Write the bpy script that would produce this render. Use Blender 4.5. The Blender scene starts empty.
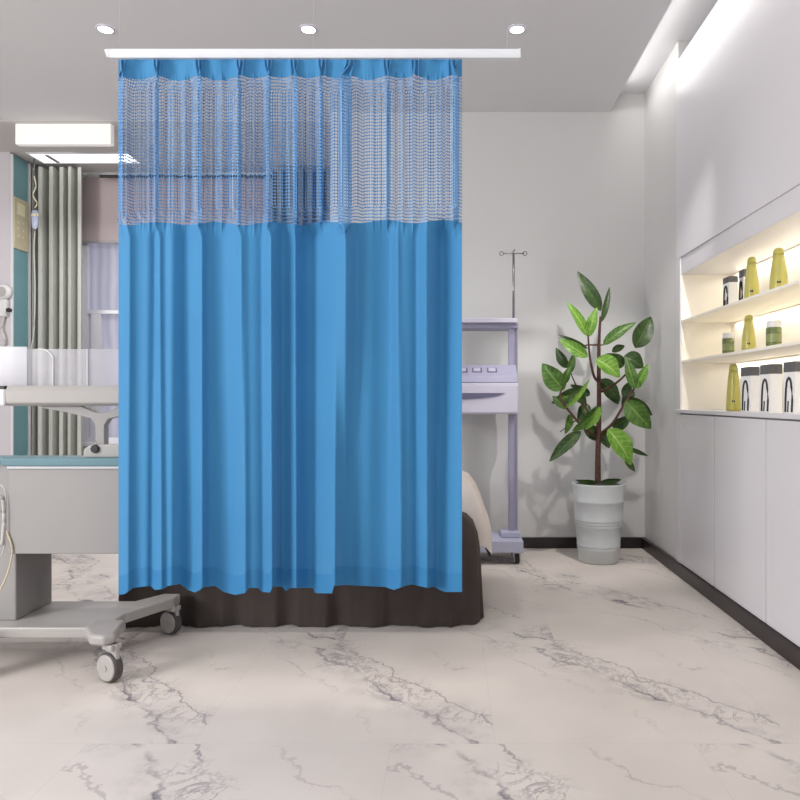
import bpy, bmesh, math, random
from mathutils import Vector, Matrix
random.seed(7)
S = bpy.context.scene
COL = S.collection
EYE, F, VX, VY = 0.987, 700.0, 450.0, 400.0
def PX(px, d): return (px-VX)*d/F
def PZ(py, d): return EYE-(py-VY)*d/F
def P(px, py, d): return Vector((PX(px,d), d, PZ(py,d)))
H = 2.907; YB = 4.667; XR = 1.287

# ------------------------------------------------------------------ materials
def srgb(r,g,b):
    def f(c):
        c/=255.0
        return c/12.92 if c<=0.04045 else ((c+0.055)/1.055)**2.4
    return (f(r),f(g),f(b),1)
def mat(name, col, rough=0.5, metal=0.0, var=0.04, scale=6.0, bump=0.0, bscale=80, trans=0.0, emit=None, es=0.0, coat=0.0, alpha=1.0, transl=0.0):
    m = bpy.data.materials.new(name); m.use_nodes = True
    nt = m.node_tree; N = nt.nodes; L = nt.links
    b = N['Principled BSDF']; out = N['Material Output']
    b.inputs['Roughness'].default_value = rough
    b.inputs['Metallic'].default_value = metal
    b.inputs['Transmission Weight'].default_value = trans
    b.inputs['Coat Weight'].default_value = coat
    b.inputs['Alpha'].default_value = alpha
    tc = N.new('ShaderNodeTexCoord'); no = N.new('ShaderNodeTexNoise')
    no.inputs['Scale'].default_value = scale; no.inputs['Detail'].default_value = 3
    L.new(tc.outputs['Object'], no.inputs['Vector'])
    r = N.new('ShaderNodeValToRGB')
    c0 = [max(0,c*(1-var)) for c in col[:3]]+[1]; c1 = [min(1,c*(1+var)) for c in col[:3]]+[1]
    r.color_ramp.elements[0].position=.3; r.color_ramp.elements[1].position=.7
    r.color_ramp.elements[0].color=c0; r.color_ramp.elements[1].color=c1
    L.new(no.outputs['Fac'], r.inputs['Fac']); L.new(r.outputs['Color'], b.inputs['Base Color'])
    if bump>0:
        n2 = N.new('ShaderNodeTexNoise'); n2.inputs['Scale'].default_value=bscale
        L.new(tc.outputs['Object'], n2.inputs['Vector'])
        bp = N.new('ShaderNodeBump'); bp.inputs['Strength'].default_value=bump; bp.inputs['Distance'].default_value=.01
        L.new(n2.outputs['Fac'], bp.inputs['Height']); L.new(bp.outputs['Normal'], b.inputs['Normal'])
    if emit:
        b.inputs['Emission Color'].default_value=emit; b.inputs['Emission Strength'].default_value=es
    if transl>0:
        t = N.new('ShaderNodeBsdfTranslucent'); L.new(r.outputs['Color'], t.inputs['Color'])
        mx = N.new('ShaderNodeMixShader'); mx.inputs['Fac'].default_value=transl
        L.new(b.outputs['BSDF'], mx.inputs[1]); L.new(t.outputs['BSDF'], mx.inputs[2]); L.new(mx.outputs[0], out.inputs['Surface'])
    return m

M = {}
M['wall'] = mat('wall_paint', srgb(210,209,208), .55, var=.012, scale=1.2)
M['panel'] = mat('panel_white', srgb(215,212,216), .28, var=.015, scale=1.0)
M['ceil'] = mat('ceiling_paint', srgb(222,221,223), .8, var=.01, scale=1)
M['ceil2'] = mat('ceiling_alcove_paint', srgb(205,202,200), .8, var=.01, scale=1)
M['pillar'] = mat('pillar_paint', srgb(205,200,205), .6, var=.015, scale=2)
M['black'] = mat('baseboard_black', srgb(40,31,31), .35, var=.2, scale=5)
M['niche'] = mat('niche_cream', srgb(246,240,228), .5, var=.01)
M['railw'] = mat('rail_white', srgb(222,225,230), .3, var=.01)
M['wire'] = mat('wire_pale', srgb(205,205,206), .5, var=.01)
M['grey'] = mat('cart_grey', srgb(156,153,152), .45, var=.02, scale=3)
M['greyl'] = mat('cart_light', srgb(176,172,169), .4, var=.02, scale=3)
M['teal'] = mat('teal_laminate', srgb(116,160,168), .45, var=.05, scale=5)
M['counter'] = mat('counter_teal', srgb(98,134,144), .45, var=.04, scale=8)
M['beige'] = mat('beige_plate', srgb(205,195,165), .5, var=.05, scale=20)
M['cream'] = mat('cream_screen', srgb(238,232,200), .3, var=.02)
M['white'] = mat('white_plastic', srgb(222,221,222), .35, var=.01)
M['rubber'] = mat('black_rubber', srgb(40,36,38), .5, var=.1)
M['tyre'] = mat('tyre_grey', srgb(78,72,72), .5, var=.1)
M['lav'] = mat('lavender_metal', srgb(152,150,174), .4, var=.03, scale=4)
M['lavl'] = mat('lavender_light', srgb(196,192,208), .4, var=.02, scale=4)
M['lavd'] = mat('lavender_dark', srgb(98,96,122), .4, var=.05, scale=4)
M['steel'] = mat('steel', srgb(150,150,155), .25, metal=.9, var=.03)
M['skirt'] = mat('dark_taupe_cloth', srgb(70,60,56), .9, var=.08, scale=10, bump=.15, bscale=400)
M['sheet'] = mat('white_cotton', srgb(228,219,212), .9, var=.03, scale=6, bump=.25, bscale=40)
M['pot'] = mat('grey_ceramic', srgb(205,209,210), .3, var=.03, scale=6, coat=.2)
M['soil'] = mat('soil', srgb(62,58,54), .95, var=.5, scale=60, bump=.8, bscale=90)
M['bark'] = mat('bark', srgb(84,54,44), .7, var=.3, scale=40, bump=.4)
def leafmat(name,c0,c1,rib,ribf):
    m=bpy.data.materials.new(name); m.use_nodes=True
    nt=m.node_tree; q=NB(nt); N=q.N; L=q.L; b=N['Principled BSDF']
    uv=N.new('ShaderNodeUVMap'); uv.uv_map='UVMap'; sp=N.new('ShaderNodeSeparateXYZ'); L.new(uv.outputs[0],sp.inputs[0])
    tc=N.new('ShaderNodeTexCoord')
    av=q.m('ABSOLUTE',sp.outputs[1])
    rb=q.smooth(av,.03,.12,1,0)
    sv=q.smooth(q.m('ABSOLUTE',q.m('SUBTRACT',q.m('FRACT',q.m('SUBTRACT',q.m('MULTIPLY',sp.outputs[0],7),q.m('MULTIPLY',av,1.3))),.5)),.0,.14,.6,0)
    r=N.new('ShaderNodeValToRGB'); r.color_ramp.elements[0].color=c0; r.color_ramp.elements[1].color=c1
    r.color_ramp.elements[0].position=.34; r.color_ramp.elements[1].position=.66
    L.new(q.noise(tc.outputs['Object'],30,4,.65),r.inputs['Fac'])
    mx=N.new('ShaderNodeMix'); mx.data_type='RGBA'; L.new(q.m('MULTIPLY',q.m('MAXIMUM',rb,sv),ribf),mx.inputs['Factor'])
    L.new(r.outputs['Color'],mx.inputs['A']); mx.inputs['B'].default_value=rib
    L.new(mx.outputs['Result'],b.inputs['Base Color']); b.inputs['Roughness'].default_value=.38
    bp=N.new('ShaderNodeBump'); bp.inputs['Strength'].default_value=.6; bp.inputs['Distance'].default_value=.004
    L.new(q.noise(tc.outputs['Object'],45,3,.6),bp.inputs['Height']); L.new(bp.outputs[0],b.inputs['Normal'])
    t=N.new('ShaderNodeBsdfTranslucent'); L.new(mx.outputs['Result'],t.inputs['Color'])
    ms=N.new('ShaderNodeMixShader'); ms.inputs['Fac'].default_value=.15
    L.new(b.outputs[0],ms.inputs[1]); L.new(t.outputs[0],ms.inputs[2]); L.new(ms.outputs[0],N['Material Output'].inputs['Surface'])
    return m
M['yellow'] = mat('yellow_plastic', srgb(186,178,88), .3, var=.06, scale=12, coat=.3)
M['boxw'] = mat('white_card', srgb(240,238,236), .5, var=.01)
M['blackp'] = mat('black_print', srgb(38,36,38), .5, var=.1)
M['band'] = mat('grey_band', srgb(96,94,96), .5, var=.15, scale=60)
M['jar'] = mat('green_jar', srgb(104,116,62), .25, var=.35, scale=35, coat=.4)
M['jarl'] = mat('pale_label', srgb(132,142,92), .4, var=.15, scale=60)
M['greycurt'] = mat('grey_drape', srgb(196,197,190), .9, var=.04, scale=8, bump=.1, bscale=300, transl=.1)
M['blind'] = mat('pinkish_blind', srgb(182,168,170), .9, var=.03, scale=3)
M['frame'] = mat('window_white', srgb(225,224,232), .4, var=.01)
M['glow'] = mat('light_panel', srgb(250,249,246), .5, emit=srgb(255,250,242), es=.22, var=.005)
M['strip'] = mat('light_strip', srgb(255,255,255), .5, emit=(1,.99,.97,1), es=1.4, var=.005)
M['lamp'] = mat('lamp_lens', srgb(255,255,255), .5, emit=(1,.99,.97,1), es=4, var=.005)
M['drag'] = mat('saline_bag', srgb(190,198,225), .2, var=.05)
M['tube'] = mat('tube_pale', srgb(196,194,190), .3, var=.03)
M['tubey'] = mat('tube_cream', srgb(214,200,170), .3, var=.03)

def glassy(name, col, fac):
    m = bpy.data.materials.new(name); m.use_nodes=True
    nt=m.node_tree; N=nt.nodes; L=nt.links; b=N['Principled BSDF']
    b.inputs['Base Color'].default_value=col; b.inputs['Roughness'].default_value=.15
    t=N.new('ShaderNodeBsdfTransparent'); mx=N.new('ShaderNodeMixShader')
    no=N.new('ShaderNodeTexNoise'); no.inputs['Scale'].default_value=2
    mr=N.new('ShaderNodeMapRange'); mr.inputs[3].default_value=fac*.9; mr.inputs[4].default_value=fac*1.1
    L.new(no.outputs['Fac'],mr.inputs[0]); L.new(mr.outputs[0],mx.inputs['Fac'])
    L.new(t.outputs[0],mx.inputs[1]); L.new(b.outputs[0],mx.inputs[2]); L.new(mx.outputs[0],N['Material Output'].inputs['Surface'])
    return m
M['acrylic'] = glassy('clear_acrylic', srgb(205,203,210), .42)
def sheer_mat():
    m = bpy.data.materials.new('sheer_window_film'); m.use_nodes=True
    nt=m.node_tree; N=nt.nodes; L=nt.links; b=N['Principled BSDF']
    tc=N.new('ShaderNodeTexCoord'); w=N.new('ShaderNodeTexWave'); w.inputs['Scale'].default_value=4; w.inputs['Distortion'].default_value=2
    L.new(tc.outputs['Object'],w.inputs['Vector'])
    r=N.new('ShaderNodeValToRGB'); r.color_ramp.elements[0].color=srgb(225,225,238); r.color_ramp.elements[1].color=srgb(240,240,250)
    L.new(w.outputs['Fac'],r.inputs['Fac']); L.new(r.outputs['Color'],b.inputs['Base Color'])
    t=N.new('ShaderNodeBsdfTranslucent'); L.new(r.outputs['Color'],t.inputs['Color'])
    mx=N.new('ShaderNodeMixShader'); mx.inputs['Fac'].default_value=.75
    L.new(b.outputs[0],mx.inputs[1]); L.new(t.outputs[0],mx.inputs[2]); L.new(mx.outputs[0],N['Material Output'].inputs['Surface'])
    return m
M['sheer'] = sheer_mat()

class NB:
    """small math-node helper"""
    def __init__(s, nt): s.nt=nt; s.N=nt.nodes; s.L=nt.links
    def m(s, op, a, b=None, c=None, clamp=False):
        n=s.N.new('ShaderNodeMath'); n.operation=op; n.use_clamp=clamp
        for i,v in enumerate((a,b,c)):
            if v is None: continue
            if isinstance(v,(int,float)): n.inputs[i].default_value=v
            else: s.L.new(v,n.inputs[i])
        return n.outputs[0]
    def smooth(s, v, a, b, o0=0.0, o1=1.0):
        n=s.N.new('ShaderNodeMapRange'); n.interpolation_type='SMOOTHSTEP'
        s.L.new(v,n.inputs[0])
        n.inputs[1].default_value=a; n.inputs[2].default_value=b; n.inputs[3].default_value=o0; n.inputs[4].default_value=o1
        return n.outputs[0]
    def noise(s, vec, scale, detail=4, rough=.6, dist=0):
        n=s.N.new('ShaderNodeTexNoise'); n.inputs['Scale'].default_value=scale; n.inputs['Detail'].default_value=detail
        n.inputs['Roughness'].default_value=rough; n.inputs['Distortion'].default_value=dist
        s.L.new(vec,n.inputs['Vector']); return n.outputs['Fac']

def marble():
    m=bpy.data.materials.new('marble_floor'); m.use_nodes=True
    nt=m.node_tree; q=NB(nt); N=q.N; L=q.L; b=N['Principled BSDF']
    tc=N.new('ShaderNodeTexCoord'); sp=N.new('ShaderNodeSeparateXYZ'); L.new(tc.outputs['Object'],sp.inputs[0])
    T=.87
    row=q.m('FLOOR', q.m('DIVIDE', q.m('SUBTRACT',sp.outputs[1],2.01), T))
    v=q.m('SUBTRACT', q.m('SUBTRACT',sp.outputs[1],2.01), q.m('MULTIPLY',row,T))       # 0..T
    xo=q.m('ADD', q.m('SUBTRACT',sp.outputs[0],.13), q.m('MULTIPLY',row,-.30))
    colm=q.m('FLOOR', q.m('DIVIDE', xo, T))
    u=q.m('SUBTRACT', xo, q.m('MULTIPLY',colm,T))
    cb=N.new('ShaderNodeCombineXYZ'); L.new(u,cb.inputs[0]); L.new(v,cb.inputs[1])
    L.new(q.m('MULTIPLY',row,.37),cb.inputs[2])
    vec=cb.outputs[0]
    n1=q.noise(vec,3.2,5,.62); n2=q.noise(vec,9,5,.7)
    # main diagonal band: u + 0.70*v - c
    warp=q.m('ADD', q.m('MULTIPLY',q.m('SUBTRACT',n1,.5),.42), q.m('MULTIPLY',q.m('SUBTRACT',n2,.5),.10))
    t0=q.m('ADD', q.m('ADD', u, q.m('MULTIPLY',v,.78)), warp)
    def line(c,w):
        return q.smooth(q.m('ABSOLUTE',q.m('SUBTRACT',t0,c)),0,w,1,0)
    gate=q.smooth(q.noise(vec,4.3,2,.5),.40,.60)
    gate2=q.smooth(q.noise(vec,2.6,2,.5),.44,.58,1,0)
    l1=q.m('MULTIPLY',line(.79,.020),gate); l2=q.m('MULTIPLY',line(.96,.012),gate2); l3=q.m('MULTIPLY',line(.60,.011),gate2)
    l4=q.m('MULTIPLY',line(1.22,.010),gate)
    band=q.smooth(q.m('ABSOLUTE',q.m('SUBTRACT',t0,.84)),.02,.26,1,0)
    n3=q.noise(vec,7.5,6,.62,1.2)
    web=q.smooth(q.m('ABSOLUTE',q.m('SUBTRACT',n3,.5)),0,.03,1,0)
    n4=q.noise(vec,13,5,.6,.6)
    web2=q.smooth(q.m('ABSOLUTE',q.m('SUBTRACT',n4,.5)),0,.03,1,0)
    webm=q.m('MULTIPLY', q.m('MAXIMUM',web,q.m('MULTIPLY',web2,.7)), q.m('MULTIPLY',band,q.smooth(q.noise(vec,3.7,1,.5),.42,.6)))
    cloud=q.m('MULTIPLY', q.m('MULTIPLY',band,gate), q.smooth(n2,.42,.72))
    veins=q.m('MAXIMUM', q.m('MAXIMUM',l1,q.m('MULTIPLY',l2,.8)), q.m('MAXIMUM',q.m('MULTIPLY',l3,.45),q.m('MULTIPLY',l4,.4)))
    veins=q.m('MAXIMUM',veins,q.m('MULTIPLY',webm,.85))
    tot=q.m('ADD', q.m('MULTIPLY',veins,.85), q.m('MULTIPLY',cloud,.42), clamp=True)
    base=N.new('ShaderNodeValToRGB'); base.color_ramp.elements[0].color=srgb(212,203,196); base.color_ramp.elements[1].color=srgb(229,220,213)
    base.color_ramp.elements[0].position=.3; base.color_ramp.elements[1].position=.65
    L.new(q.noise(tc.outputs['Object'],1.6,3,.5),base.inputs['Fac'])
    mx=N.new('ShaderNodeMix'); mx.data_type='RGBA'
    L.new(tot,mx.inputs['Factor']); L.new(base.outputs['Color'],mx.inputs['A']); mx.inputs['B'].default_value=srgb(128,120,128)
    # faint joints
    jv=q.m('MINIMUM',v,q.m('SUBTRACT',T,v)); ju=q.m('MINIMUM',u,q.m('SUBTRACT',T,u))
    j=q.m('MULTIPLY', q.smooth(q.m('MINIMUM',jv,ju),.0,.0025,1,0), .14)
    mj=N.new('ShaderNodeMix'); mj.data_type='RGBA'; L.new(j,mj.inputs['Factor']); L.new(mx.outputs['Result'],mj.inputs['A']); mj.inputs['B'].default_value=srgb(150,142,140)
    L.new(mj.outputs['Result'],b.inputs['Base Color'])
    b.inputs['Roughness'].default_value=.38; b.inputs['Specular IOR Level'].default_value=.25
    return m
M['marble']=marble()
M['leafd']=leafmat('leaf_dark',srgb(38,62,30),srgb(66,92,42),srgb(96,124,60),.6)
M['leafm']=leafmat('leaf_mid',srgb(54,92,32),srgb(88,126,50),srgb(140,170,84),.6)
M['leafb']=leafmat('leaf_bright',srgb(84,138,40),srgb(128,172,66),srgb(186,214,120),.65)

def cloth_blue():
    m=bpy.data.materials.new('blue_curtain_cloth'); m.use_nodes=True
    nt=m.node_tree; q=NB(nt); N=q.N; L=q.L; b=N['Principled BSDF']
    tc=N.new('ShaderNodeTexCoord')
    r=N.new('ShaderNodeValToRGB'); r.color_ramp.elements[0].color=srgb(54,132,186); r.color_ramp.elements[1].color=srgb(64,144,196)
    L.new(q.noise(tc.outputs['Object'],3,2,.5),r.inputs['Fac']); L.new(r.outputs['Color'],b.inputs['Base Color'])
    b.inputs['Roughness'].default_value=.7; b.inputs['Sheen Weight'].default_value=.15
    t=N.new('ShaderNodeBsdfTranslucent'); L.new(r.outputs['Color'],t.inputs['Color'])
    mx=N.new('ShaderNodeMixShader'); mx.inputs['Fac'].default_value=.15
    L.new(b.outputs[0],mx.inputs[1]); L.new(t.outputs[0],mx.inputs[2]); L.new(mx.outputs[0],N['Material Output'].inputs['Surface'])
    return m
def net_blue():
    m=bpy.data.materials.new('blue_curtain_net'); m.use_nodes=True
    nt=m.node_tree; q=NB(nt); N=q.N; L=q.L; b=N['Principled BSDF']
    uv=N.new('ShaderNodeUVMap'); uv.uv_map='UVMap'; sp=N.new('ShaderNodeSeparateXYZ'); L.new(uv.outputs[0],sp.inputs[0])
    c=.0112
    vv=q.m('DIVIDE',sp.outputs[1],c); uu=q.m('DIVIDE',sp.outputs[0],c*.88)
    odd=q.m('MODULO',q.m('FLOOR',vv),2.0)
    fu=q.m('SUBTRACT',q.m('FRACT',q.m('ADD',uu,q.m('MULTIPLY',odd,.0))),.5); fv=q.m('SUBTRACT',q.m('FRACT',vv),.5)
    e=q.m('ADD', q.m('POWER',q.m('MULTIPLY',q.m('ABSOLUTE',fu),2/.78),2.6), q.m('POWER',q.m('MULTIPLY',q.m('ABSOLUTE',fv),2/.74),2.6))
    a=q.smooth(e,.8,1.2)
    b.inputs['Roughness'].default_value=.6
    cx=N.new('ShaderNodeCombineXYZ'); L.new(q.m('MULTIPLY',sp.outputs[0],60),cx.inputs[0]); L.new(q.m('MULTIPLY',sp.outputs[1],2),cx.inputs[1])
    r=N.new('ShaderNodeValToRGB'); r.color_ramp.elements[0].color=srgb(58,128,190); r.color_ramp.elements[1].color=srgb(136,178,216)
    r.color_ramp.elements[0].position=.38; r.color_ramp.elements[1].position=.68
    L.new(q.noise(cx.outputs[0],1.0,3,.6),r.inputs['Fac']); L.new(r.outputs['Color'],b.inputs['Base Color'])
    t=N.new('ShaderNodeBsdfTransparent'); mx=N.new('ShaderNodeMixShader')
    L.new(a,mx.inputs['Fac']); L.new(t.outputs[0],mx.inputs[1]); L.new(b.outputs[0],mx.inputs[2]); L.new(mx.outputs[0],N['Material Output'].inputs['Surface'])
    return m
M['hem']=mat('blue_hem_cloth',srgb(52,130,184),.75,var=.03,scale=5,transl=.1); M['blue']=cloth_blue(); M['net']=net_blue()

# ------------------------------------------------------------------ helpers
def link(name, bm, m, parent=None, smooth=False, bevel=0.0, seg=2):
    me=bpy.data.meshes.new(name)
    bmesh.ops.recalc_face_normals(bm, faces=bm.faces)
    bm.to_mesh(me); bm.free()
    for x in (m if isinstance(m,(list,tuple)) else [m]): me.materials.append(x)
    if smooth:
        for p in me.polygons: p.use_smooth=True
    o=bpy.data.objects.new(name,me); COL.objects.link(o)
    if parent:
        o.parent=parent; o.matrix_parent_inverse=Matrix.Translation(-Vector(parent.location))
    if bevel>0:
        md=o.modifiers.new('bevel','BEVEL'); md.width=bevel; md.segments=seg; md.limit_method='ANGLE'; md.angle_limit=math.radians(40)
    return o
def box(bm,x0,x1,y0,y1,z0,z1,mi=0):
    v=[bm.verts.new((x,y,z)) for x in (x0,x1) for y in (y0,y1) for z in (z0,z1)]
    for f in ((0,1,3,2),(4,6,7,5),(0,4,5,1),(2,3,7,6),(0,2,6,4),(1,5,7,3)):
        fc=bm.faces.new([v[i] for i in f]); fc.material_index=mi
    return v
def prism(bm, pts, axis, a, b, mi=0):
    """extrude polygon; axis 'x': pts=(y,z); 'y': pts=(x,z); 'z': pts=(x,y)"""
    def mk(p,t):
        return {'x':(t,p[0],p[1]),'y':(p[0],t,p[1]),'z':(p[0],p[1],t)}[axis]
    A=[bm.verts.new(mk(p,a)) for p in pts]; B=[bm.verts.new(mk(p,b)) for p in pts]
    n=len(pts)
    bm.faces.new(A).material_index=mi; bm.faces.new(B[::-1]).material_index=mi
    for i in range(n): bm.faces.new([A[i],B[i],B[(i+1)%n],A[(i+1)%n]]).material_index=mi
def lathe(bm, prof, c, n=40, axis='z', sx=1, sy=1, mi=0, cap=True):
    rings=[]
    for r,h in prof:
        ring=[]
        for i in range(n):
            a=2*math.pi*i/n; p,q_=r*math.cos(a)*sx, r*math.sin(a)*sy
            co={'z':(c[0]+p,c[1]+q_,c[2]+h),'x':(c[0]+h,c[1]+p,c[2]+q_),'y':(c[0]+p,c[1]+h,c[2]+q_)}[axis]
            ring.append(bm.verts.new(co))
        rings.append(ring)
    for a,b in zip(rings,rings[1:]):
        for i in range(n): bm.faces.new([a[i],a[(i+1)%n],b[(i+1)%n],b[i]]).material_index=mi
    if cap:
        bm.faces.new(rings[0][::-1]).material_index=mi; bm.faces.new(rings[-1]).material_index=mi
def tube(bm, pts, r, n=10, mi=0, r1=None):
    pts=[Vector(p) for p in pts]; rings=[]
    up=Vector((0,0,1))
    for i,p in enumerate(pts):
        d=(pts[min(i+1,len(pts)-1)]-pts[max(i-1,0)]).normalized()
        a=d.cross(up) 
        if a.length<.05: a=d.cross(Vector((0,1,0)))
        a.normalize(); b=d.cross(a)
        rr=r if r1 is None else r+(r1-r)*i/(len(pts)-1)
        rings.append([bm.verts.new(p+a*rr*math.cos(2*math.pi*k/n)+b*rr*math.sin(2*math.pi*k/n)) for k in range(n)])
    for a,b in zip(rings,rings[1:]):
        for i in range(n): bm.faces.new([a[i],a[(i+1)%n],b[(i+1)%n],b[i]]).material_index=mi
    bm.faces.new(rings[0][::-1]).material_index=mi; bm.faces.new(rings[-1]).material_index=mi
def spline(pts,k=8):
    pts=[Vector(p) for p in pts]; out=[]
    for i in range(len(pts)-1):
        p0=pts[max(i-1,0)];p1=pts[i];p2=pts[i+1];p3=pts[min(i+2,len(pts)-1)]
        for j in range(k):
            t=j/k
            out.append(.5*((2*p1)+(p2-p0)*t+(2*p0-5*p1+4*p2-p3)*t*t+(3*p1-p0-3*p2+p3)*t**3))
    out.append(pts[-1]); return out
def tag(o,label,cat,group=None):
    o['label']=label; o['category']=cat
    if group: o['group']=group
    return o
def thing(name,loc,label,cat,group=None):
    o=bpy.data.objects.new(name,None); COL.objects.link(o); o.location=loc; o.empty_display_size=.05
    return tag(o,label,cat,group)
def struct(name,bm,m,parent=None,**k):
    o=link(name,bm,m,parent,**k)
    o['kind']='structure'; return o
def B(): return bmesh.new()

# ------------------------------------------------------------------ setting
XL=-5.0; Y0=-1.6; YA=4.81; YW=5.895
bm=B(); box(bm,XL-.1,1.9,Y0,YW+.2,-.1,0); struct('floor',bm,M['marble'])
# main ceiling with the light slot along the right wall
SL=1.067; XW=1.30
bm=B(); box(bm,XL-.1,SL,Y0,YB,H,H+.2); box(bm,XL-.1,-.7,YB,YA,H,H+.2)
box(bm,SL,1.9,Y0,YB+.1,3.03,3.2)
struct('ceiling',bm,M['ceil'])
bm=B(); box(bm,XL-.1,-.7,YA,YW+.2,H-.004,H+.2); struct('ceiling_alcove',bm,M['ceil2'])
bm=B(); box(bm,-.8,1.9,YB,YB+.1,0,3.2); struct('wall_back',bm,M['wall'])
bm=B(); box(bm,-.8,-.7,YB+.1,YW,0,H); struct('wall_alcove_right',bm,M['wall'])
bm=B(); box(bm,XW,XW+.1,3.985,YB,0,3.03); box(bm,XW+.35,XW+.45,Y0,4.0,0,3.03); struct('wall_right',bm,M['wall'])
bm=B(); box(bm,XL-.1,XL,Y0,5.41,0,H); struct('wall_left',bm,M['wall'])
bm=B(); box(bm,XL-.1,-3.40,5.41,YW,0,H-.004); struct('wall_pillar',bm,M['pillar'])
# alcove back wall with the window opening
wx0,wx1=-3.10,-1.42; wz0,wz1=.63,2.86
bm=B()
box(bm,-3.40,wx0,YW,YW+.1,0,H); box(bm,wx1,-.7,YW,YW+.1,0,H)
box(bm,wx0,wx1,YW,YW+.1,0,wz0); box(bm,wx0,wx1,YW,YW+.1,wz1,H)
struct('wall_alcove_back',bm,M['wall'])
bm=B()
for a,b_,c,d in ((wx0,wx0+.04,wz0,wz1),(wx1-.04,wx1,wz0,wz1),(wx0,wx1,wz0,wz0+.04),(wx0,wx1,wz1-.04,wz1),(wx0+.03,wx1-.03,1.715,1.745),(-3.03,-2.95,wz0,1.72),(-2.25,-2.20,wz0,wz1)):
    box(bm,a,b_,YW+(.010 if b_-a>.5 else .014),YW+(.06 if b_-a>.5 else .056),c,d)
w=struct('window_1',bm,M['frame'])
bm=B(); box(bm,wx0+.01,wx1-.01,YW+.07,YW+.08,wz0+.01,wz1-.01); struct('window_pane',bm,M['sheer'],w)
bm=B(); box(bm,wx0-.03,wx1+.03,YW-.06,YW+.005,wz0-.03,wz0); struct('window_sill',bm,M['frame'],w,bevel=.004)
# baseboards
bm=B(); box(bm,-.8,1.275,YB-.012,YB,0,.073); struct('baseboard_back',bm,M['black'],bevel=.003)
bm=B(); box(bm,1.275,1.30,Y0,YB,0,.073); struct('baseboard_right',bm,M['black'],bevel=.003)
# panelled wall of the right side (upper panel, fascia strip, ledge)
bm=B(); box(bm,XR,XW+.35,Y0,3.985,EYE+.797,H); struct('wall_right_panel',bm,M['panel'],bevel=.003)
bm=B(); box(bm,XR+.006,XW+.30,Y0,3.975,EYE+.700,EYE+.797); struct('trim_1',bm,M['panel'],bevel=.002)
bm=B(); box(bm,XR-.004,XR+.35,Y0,3.985,EYE-.073,EYE-.053); struct('trim_2',bm,M['panel'],bevel=.003)
bm=B(); box(bm,XR,XR+.05,3.917,3.985,.073,EYE+.797); struct('trim_3',bm,M['panel'],bevel=.002)
# niche lining + shelves
bm=B()
box(bm,1.572,1.60,Y0,3.93,EYE-.053,EYE+.70); box(bm,XR+.007,1.572,3.912,3.95,EYE-.053,EYE+.70)
struct('wall_niche',bm,M['niche'])
for zz,lab in ((EYE+.438,'upper cream niche shelf carrying yellow bottles and small white boxes'),(EYE+.212,'lower cream niche shelf carrying green jars and one yellow bottle')):
    bm=B(); box(bm,XR+.004,1.572,Y0,3.912,zz-.006,zz+.008)
    tag(link('niche_shelf',bm,M['niche'],bevel=.002),lab,'shelf','cream shelves in the wall niche')
# cabinet units under the niche
edges=[3.915,3.41,2.855,2.30,1.75,1.19]
labs=['white handleless cabinet under the niche, nearest the potted plant','white handleless cabinet under the niche, second from the plant','white handleless cabinet under the niche, third from the plant, cut by picture edge','white handleless cabinet under the niche, outside the right picture edge','white handleless cabinet under the niche, farthest from the plant']
for i in range(3):
    y1,y0=edges[i],edges[i+1]
    t=thing('wall_cabinet',(XR+.15,(y0+y1)/2,.073),labs[i],'cabinet','white cabinets under the niche')
    bm=B(); box(bm,XR+.02,XR+.35,y0+.001,y1-.001,.073,EYE-.0745); link('carcass',bm,M['grey'],t)
    bm=B(); box(bm,XR,XR+.0185,y0+.004,y1-.004,.076,EYE-.080); link('door',bm,M['panel'],t,bevel=.002)

# ------------------------------------------------------------------ ceiling fittings
dl_labels=['round recessed downlight above left end of curtain rail','round recessed downlight above middle of curtain rail','round recessed downlight above right end of curtain rail']
for px,lb in zip((105.5,308.5,517),dl_labels):
    x=PX(px,3.62)
    t=thing('downlight',(x,3.62,H),lb,'ceiling light','recessed downlights over the curtain rail')
    bm=B(); lathe(bm,[(.030,-.001),(.030,-.006),(.044,-.006),(.045,-.001)],(x,3.62,H),40,cap=False); link('trim_ring',bm,M['lavl'],t,True)
    bm=B(); lathe(bm,[(.036,-.0005),(.036,-.0065)],(x,3.62,H),32); link('lens',bm,M['lamp'],t)
# light box and recessed strip over the alcove
t=thing('ceiling_light_box',(-2.7,4.88,2.885),'wide white glowing light box hanging under the ceiling at upper left','ceiling light')
bm=B(); box(bm,PX(15,4.85),PX(111,4.85),4.85,4.90,2.760,2.9035); link('diffuser',bm,M['glow'],t,bevel=.006)
bm=B(); box(bm,PX(20,4.85),PX(106,4.85),4.90,4.915,2.765,2.9035); link('housing',bm,M['white'],t)
t=thing('recessed_light',(-2.9,5.6,H-.004),'long bright recessed ceiling light in front of the grey drape','ceiling light')
zc=H-.004
bm=B(); box(bm,-3.27,-2.50,5.43,5.64,zc-.004,zc-.001); link('diffuser',bm,M['strip'],t)
bm=B()
for a in ((-3.285,-3.27,5.415,5.655),(-2.50,-2.485,5.415,5.655)): box(bm,*a,zc-.008,zc)
for a in ((-3.27,-2.50,5.415,5.43),(-3.27,-2.50,5.64,5.655)): box(bm,*a,zc-.008,zc)
link('frame',bm,M['frame'],t)
bm=B(); box(bm,-3.16,-3.13,5.45,5.62,zc-.012,zc-.0045); link('divider',bm,M['grey'],t)

# ------------------------------------------------------------------ curtain
DC=2.40; MP=DC/F
def interp(tab,x):
    if x<=tab[0][0]: return tab[0][1]
    for (a,b),(c,d) in zip(tab,tab[1:]):
        if x<=c:
            return b+(d-b)*(x-a)/(c-a)
    return tab[-1][1]
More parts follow.
